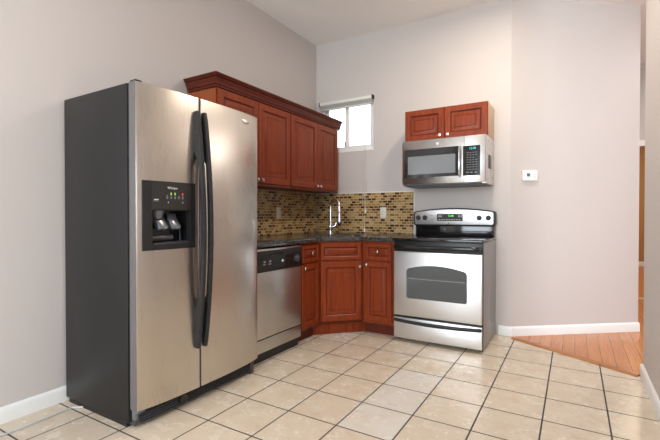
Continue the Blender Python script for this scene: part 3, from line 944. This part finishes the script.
# ------------------------------------------------------------------ range
rg = thing('range', (1.250, 0, 0), 0, 'stainless electric range with black glass cooktop against the back wall', 'stove')
RW = 0.758
b = MB(); b.box(0, RW, -0.625, -0.03, 0.025, 0.888, 0.003); b.build('body', M['range_side'], rg)
MB().box(-0.001, RW + 0.001, -0.640, -0.626, 0.025, 0.888).build('front_frame', M['black_plastic'], rg)
for x in (0.03, RW - 0.03):
    for y in (-0.58, -0.08):
        MB().lathe([(0.018, 0), (0.018, 0.006), (0.010, 0.008), (0.010, 0.03)], M=T(x, y, 0), n=14).build('foot', M['dark_grey'], rg)
b = MB(); b.box(-0.003, RW + 0.003, -0.678, -0.085, 0.890, 0.914, 0.006); ckt = b.build('cooktop', M['black_gloss'], rg)
for (x, y, r) in ((0.19, -0.50, 0.115), (0.57, -0.50, 0.085), (0.19, -0.23, 0.085), (0.57, -0.23, 0.115)):
    b = MB(); q = bmesh.new()
    for rr in (r, r * 0.62):
        vi = [q.verts.new((x + (rr - 0.003) * math.cos(2 * math.pi * k / 40), y + (rr - 0.003) * math.sin(2 * math.pi * k / 40), 0.9144)) for k in range(40)]
        vo_ = [q.verts.new((x + rr * math.cos(2 * math.pi * k / 40), y + rr * math.sin(2 * math.pi * k / 40), 0.9144)) for k in range(40)]
        for k in range(40):
            q.faces.new((vi[k], vo_[k], vo_[(k + 1) % 40], vi[(k + 1) % 40]))
    b._merge(q); b.build('burner_ring', M['dark_grey'], ckt)
b = MB(); b.box(0.004, RW - 0.004, -0.645, -0.624, 0.80, 0.890, 0.002); b.build('vent_strip', M['black_plastic'], rg)
b = MB(); b.box(0.004, RW - 0.004, -0.668, -0.626, 0.232, 0.798, 0.006); od = b.build('oven_door', M['range_steel'], rg)
arch = []
wx0, wx1 = 0.122, 0.638
for k in range(13):
    t_ = k / 12; x = wx0 + 0.03 + (wx1 - wx0 - 0.06) * t_
    arch.append((x, 0.655 + 0.030 * (1 - (2 * t_ - 1) ** 2)))
wo = [(wx0 + 0.012, 0.390), (wx0, 0.402), (wx0, 0.630), (wx0 + 0.012, 0.648)] + arch + [(wx1 - 0.012, 0.648), (wx1, 0.630), (wx1, 0.402), (wx1 - 0.012, 0.390)]
b = MB(); b.prism(wo, -0.6695, -0.655, 'y'); ow = b.build('oven_window', M['oven_glass'], od)
b = MB()
for k in range(1):
    b.tube([(wx0 + 0.015, -0.6697, 0.563), (wx1 - 0.015, -0.6697, 0.563)], 0.0022, 6)
for k in range(24):
    x = wx0 + 0.025 + k * 0.02
    b.tube([(x, -0.6697, 0.566), (x, -0.6697, 0.574)], 0.0012, 6)
b.build('oven_rack', M['grey_print'], od)
b = MB()
hp = [(0.02, -0.668, 0.842), (0.024, -0.700, 0.842)]
for k in range(13):
    t_ = k / 12; hp.append((0.05 + (RW - 0.10) * t_, -0.712 - 0.012 * (1 - (2 * t_ - 1) ** 2), 0.842))
hp += [(RW - 0.024, -0.700, 0.842), (RW - 0.02, -0.668, 0.842)]
b.sweep(hp, [(0.010 * math.cos(2 * math.pi * k / 14), 0.017 * math.sin(2 * math.pi * k / 14)) for k in range(14)], up=(0, 0, 1))
b.box(0.012, 0.032, -0.690, -0.646, 0.828, 0.856, 0.003).box(RW - 0.032, RW - 0.012, -0.690, -0.646, 0.828, 0.856, 0.003)
b.build('handle', M['black_gloss'], od)
b = MB(); b.box(0.004, RW - 0.004, -0.645, -0.624, 0.212, 0.232, 0.002); b.build('gap_strip', M['black_plastic'], rg)
b = MB(); b.box(0.004, RW - 0.004, -0.666, -0.626, 0.030, 0.212, 0.004); dw_ = b.build('drawer', M['range_steel'], rg)
b = MB()
hp = [(0.012, -0.664, 0.190)]
for k in range(15):
    t_ = k / 14; hp.append((0.015 + (RW - 0.03) * t_, -0.672 - 0.034 * (1 - (2 * t_ - 1) ** 2), 0.190 - 0.006 * (1 - (2 * t_ - 1) ** 2)))
hp.append((RW - 0.012, -0.664, 0.190))
b.sweep(hp, [(0.008 * math.cos(2 * math.pi * k / 12), 0.015 * math.sin(2 * math.pi * k / 12)) for k in range(12)], up=(0, 0, 1))
b.build('handle', M['handle_black'], dw_)
# backguard
b = MB(); b.box(0.006, RW - 0.006, -0.088, -0.020, 0.905, 1.030, 0.003); b.build('backguard', M['black_gloss'], rg)


def cap_outline(x0, x1, z0, zt, za, r):
    pts = [(x0 + r, z0), (x0 + r * 0.3, z0 + r * 0.3), (x0, z0 + r), (x0, zt - r), (x0 + r * 0.3, zt - r * 0.3)]
    for k in range(15):
        t_ = k / 14; pts.append((x0 + r + (x1 - x0 - 2 * r) * t_, zt + (za - zt) * (1 - (2 * t_ - 1) ** 2)))
    pts += [(x1 - r * 0.3, zt - r * 0.3), (x1, zt - r), (x1, z0 + r), (x1 - r * 0.3, z0 + r * 0.3), (x1 - r, z0)]
    return pts


sh = Matrix.Shear('XZ', 4, (0, 0.0)) if False else Matrix.Identity(4)
b = MB(); b.prism(cap_outline(-0.012, RW + 0.006, 1.014, 1.156, 1.186, 0.022), -0.105, -0.020, 'y', 0.006); pn = b.build('control_panel', M['black_plastic'], rg)
b = MB(); b.prism(cap_outline(0.002, RW - 0.010, 1.026, 1.146, 1.174, 0.018), -0.1085, -0.100, 'y', 0.002); b.build('panel_face', M['range_steel'], pn)
for x in (0.040, 0.108, 0.624, 0.705):
    b = MB(); b.lathe([(0.024, 0), (0.024, 0.006), (0.020, 0.008), (0.018, 0.022), (0.015, 0.025), (0, 0.025)], M=T(x, -0.1085, 1.092) @ FRONT, n=22).box(x - 0.004, x + 0.004, -0.140, -0.130, 1.074, 1.110, 0.002)
    b.build('knob', M['black_plastic'], pn)
b = MB(); b.prism(rr2(0.228, 0.475, 1.060, 1.130, 0.010), -0.1105, -0.104, 'y'); b.build('display_panel', M['panel_grey'], pn)
b = MB(); b.prism(rr2(0.290, 0.420, 1.092, 1.126, 0.005), -0.1118, -0.108, 'y'); b.build('clock_window', M['black_gloss'], pn)
b = MB(); b.text('12:48', 0.024, T(0.362, -0.1122, 1.109) @ FRONT); b.build('clock_digits', M['led_green'], pn)
b = MB()
for k in range(9):
    MB().box(0.245 + k * 0.024, 0.260 + k * 0.024, -0.1112, -0.1100, 1.070, 1.076).build('button', M['print_white'], pn)
for x in (0.243, 0.262, 0.435, 0.456):
    for z in (1.100, 1.114):
        MB().box(x, x + 0.012, -0.1112, -0.1100, z, z + 0.006).build('button', M['print_white'], pn)
b = MB()
for z in (1.115, 1.070):
    MB().lathe([(0.004, 0), (0.003, 0.001), (0, 0.0012)], M=T(0.178, -0.1085, z) @ FRONT, n=10).build('indicator_light', M['dark_grey'], pn)
b.lathe([(0.006, 0), (0.005, 0.001), (0, 0.0012)], M=T(0.340, -0.1085, 1.041) @ FRONT, n=14)
b.build('logo', M['dark_grey'], pn)

# ------------------------------------------------------------------ window blind, thermostat, cable
vb = thing('window_blind', (WX0, 0, WZ1), 0, 'raised white slatted blind at the top of the small corner window with hanging cords', 'blind')
BX0, BX1 = -0.010, ww + 0.008
MB().box(BX0, BX1, -0.045, 0.010, -0.028, 0.008, 0.003).build('headrail', M['blind'], vb)
b = MB()
for k in range(9):
    b.box(BX0 + 0.006, BX1 - 0.006, -0.042, 0.004, -0.034 - k * 0.0042, -0.0315 - k * 0.0042)
b.build('slats', M['blind_slat'], vb)
MB().box(BX0 + 0.006, BX1 - 0.006, -0.042, 0.004, -0.082, -0.070, 0.003).build('bottom_rail', M['blind'], vb)
for x in (BX0, BX1 - 0.012):
    MB().box(x, x + 0.012, -0.048, 0.0, -0.034, 0.012, 0.002).build('bracket', M['dark_grey'], vb)
for (x, zl) in ((0.586, 1.185), (0.574, 0.975)):
    L = zl - WZ1
    MB().tube([(x, -0.047, -0.02), (x, -0.044, -0.3), (x, -0.030, L * 0.6), (x, -0.026, L)], 0.0016, 6).build('cord', M['cord'], vb)
    MB().lathe([(0.003, 0.0), (0.006, -0.006), (0.0095, -0.038), (0.008, -0.042), (0, -0.042)], M=T(x, -0.026, L)).build('tassel', M['white_plastic'], vb)

ths = A0 + ad * 0.178
th = thing('thermostat', (ths.x, ths.y, 1.482), AANG, 'small white thermostat on the bare wall right of the microwave', 'thermostat')
b = MB(); b.prism(rr2(-0.072, 0.072, -0.048, 0.048, 0.010), -0.026, 0, 'y', 0.004); b.build('housing', M['white_plastic'], th)
b = MB(); b.prism(rr2(-0.036, -0.004, -0.010, 0.020, 0.002), -0.0265, -0.02, 'y'); b.build('screen', M['lcd'], th)
for z in (0.014, -0.010):
    MB().prism(rr2(0.030, 0.048, z - 0.008, z + 0.008, 0.004), -0.0275, -0.02, 'y').build('button', M['cord'], th)
for x in (-0.028, -0.013):
    MB().box(x - 0.005, x + 0.005, -0.0269, -0.0262, -0.004, 0.014).build('digit', M['dark_grey'], th)

cb = MB().tube([(0.20, -2.80, 0.006), (0.150, -2.84, 0.006), (0.158, -2.91, 0.006), (0.163, -3.0, 0.006), (0.166, -3.10, 0.006), (0.160, -3.25, 0.006), (0.14, -3.5, 0.006), (0.12, -3.9, 0.006)], 0.0055, 8)
tag(cb.build('cable', M['cable']), 'thin grey cable on the tile floor coming out from behind the refrigerator', 'cable')
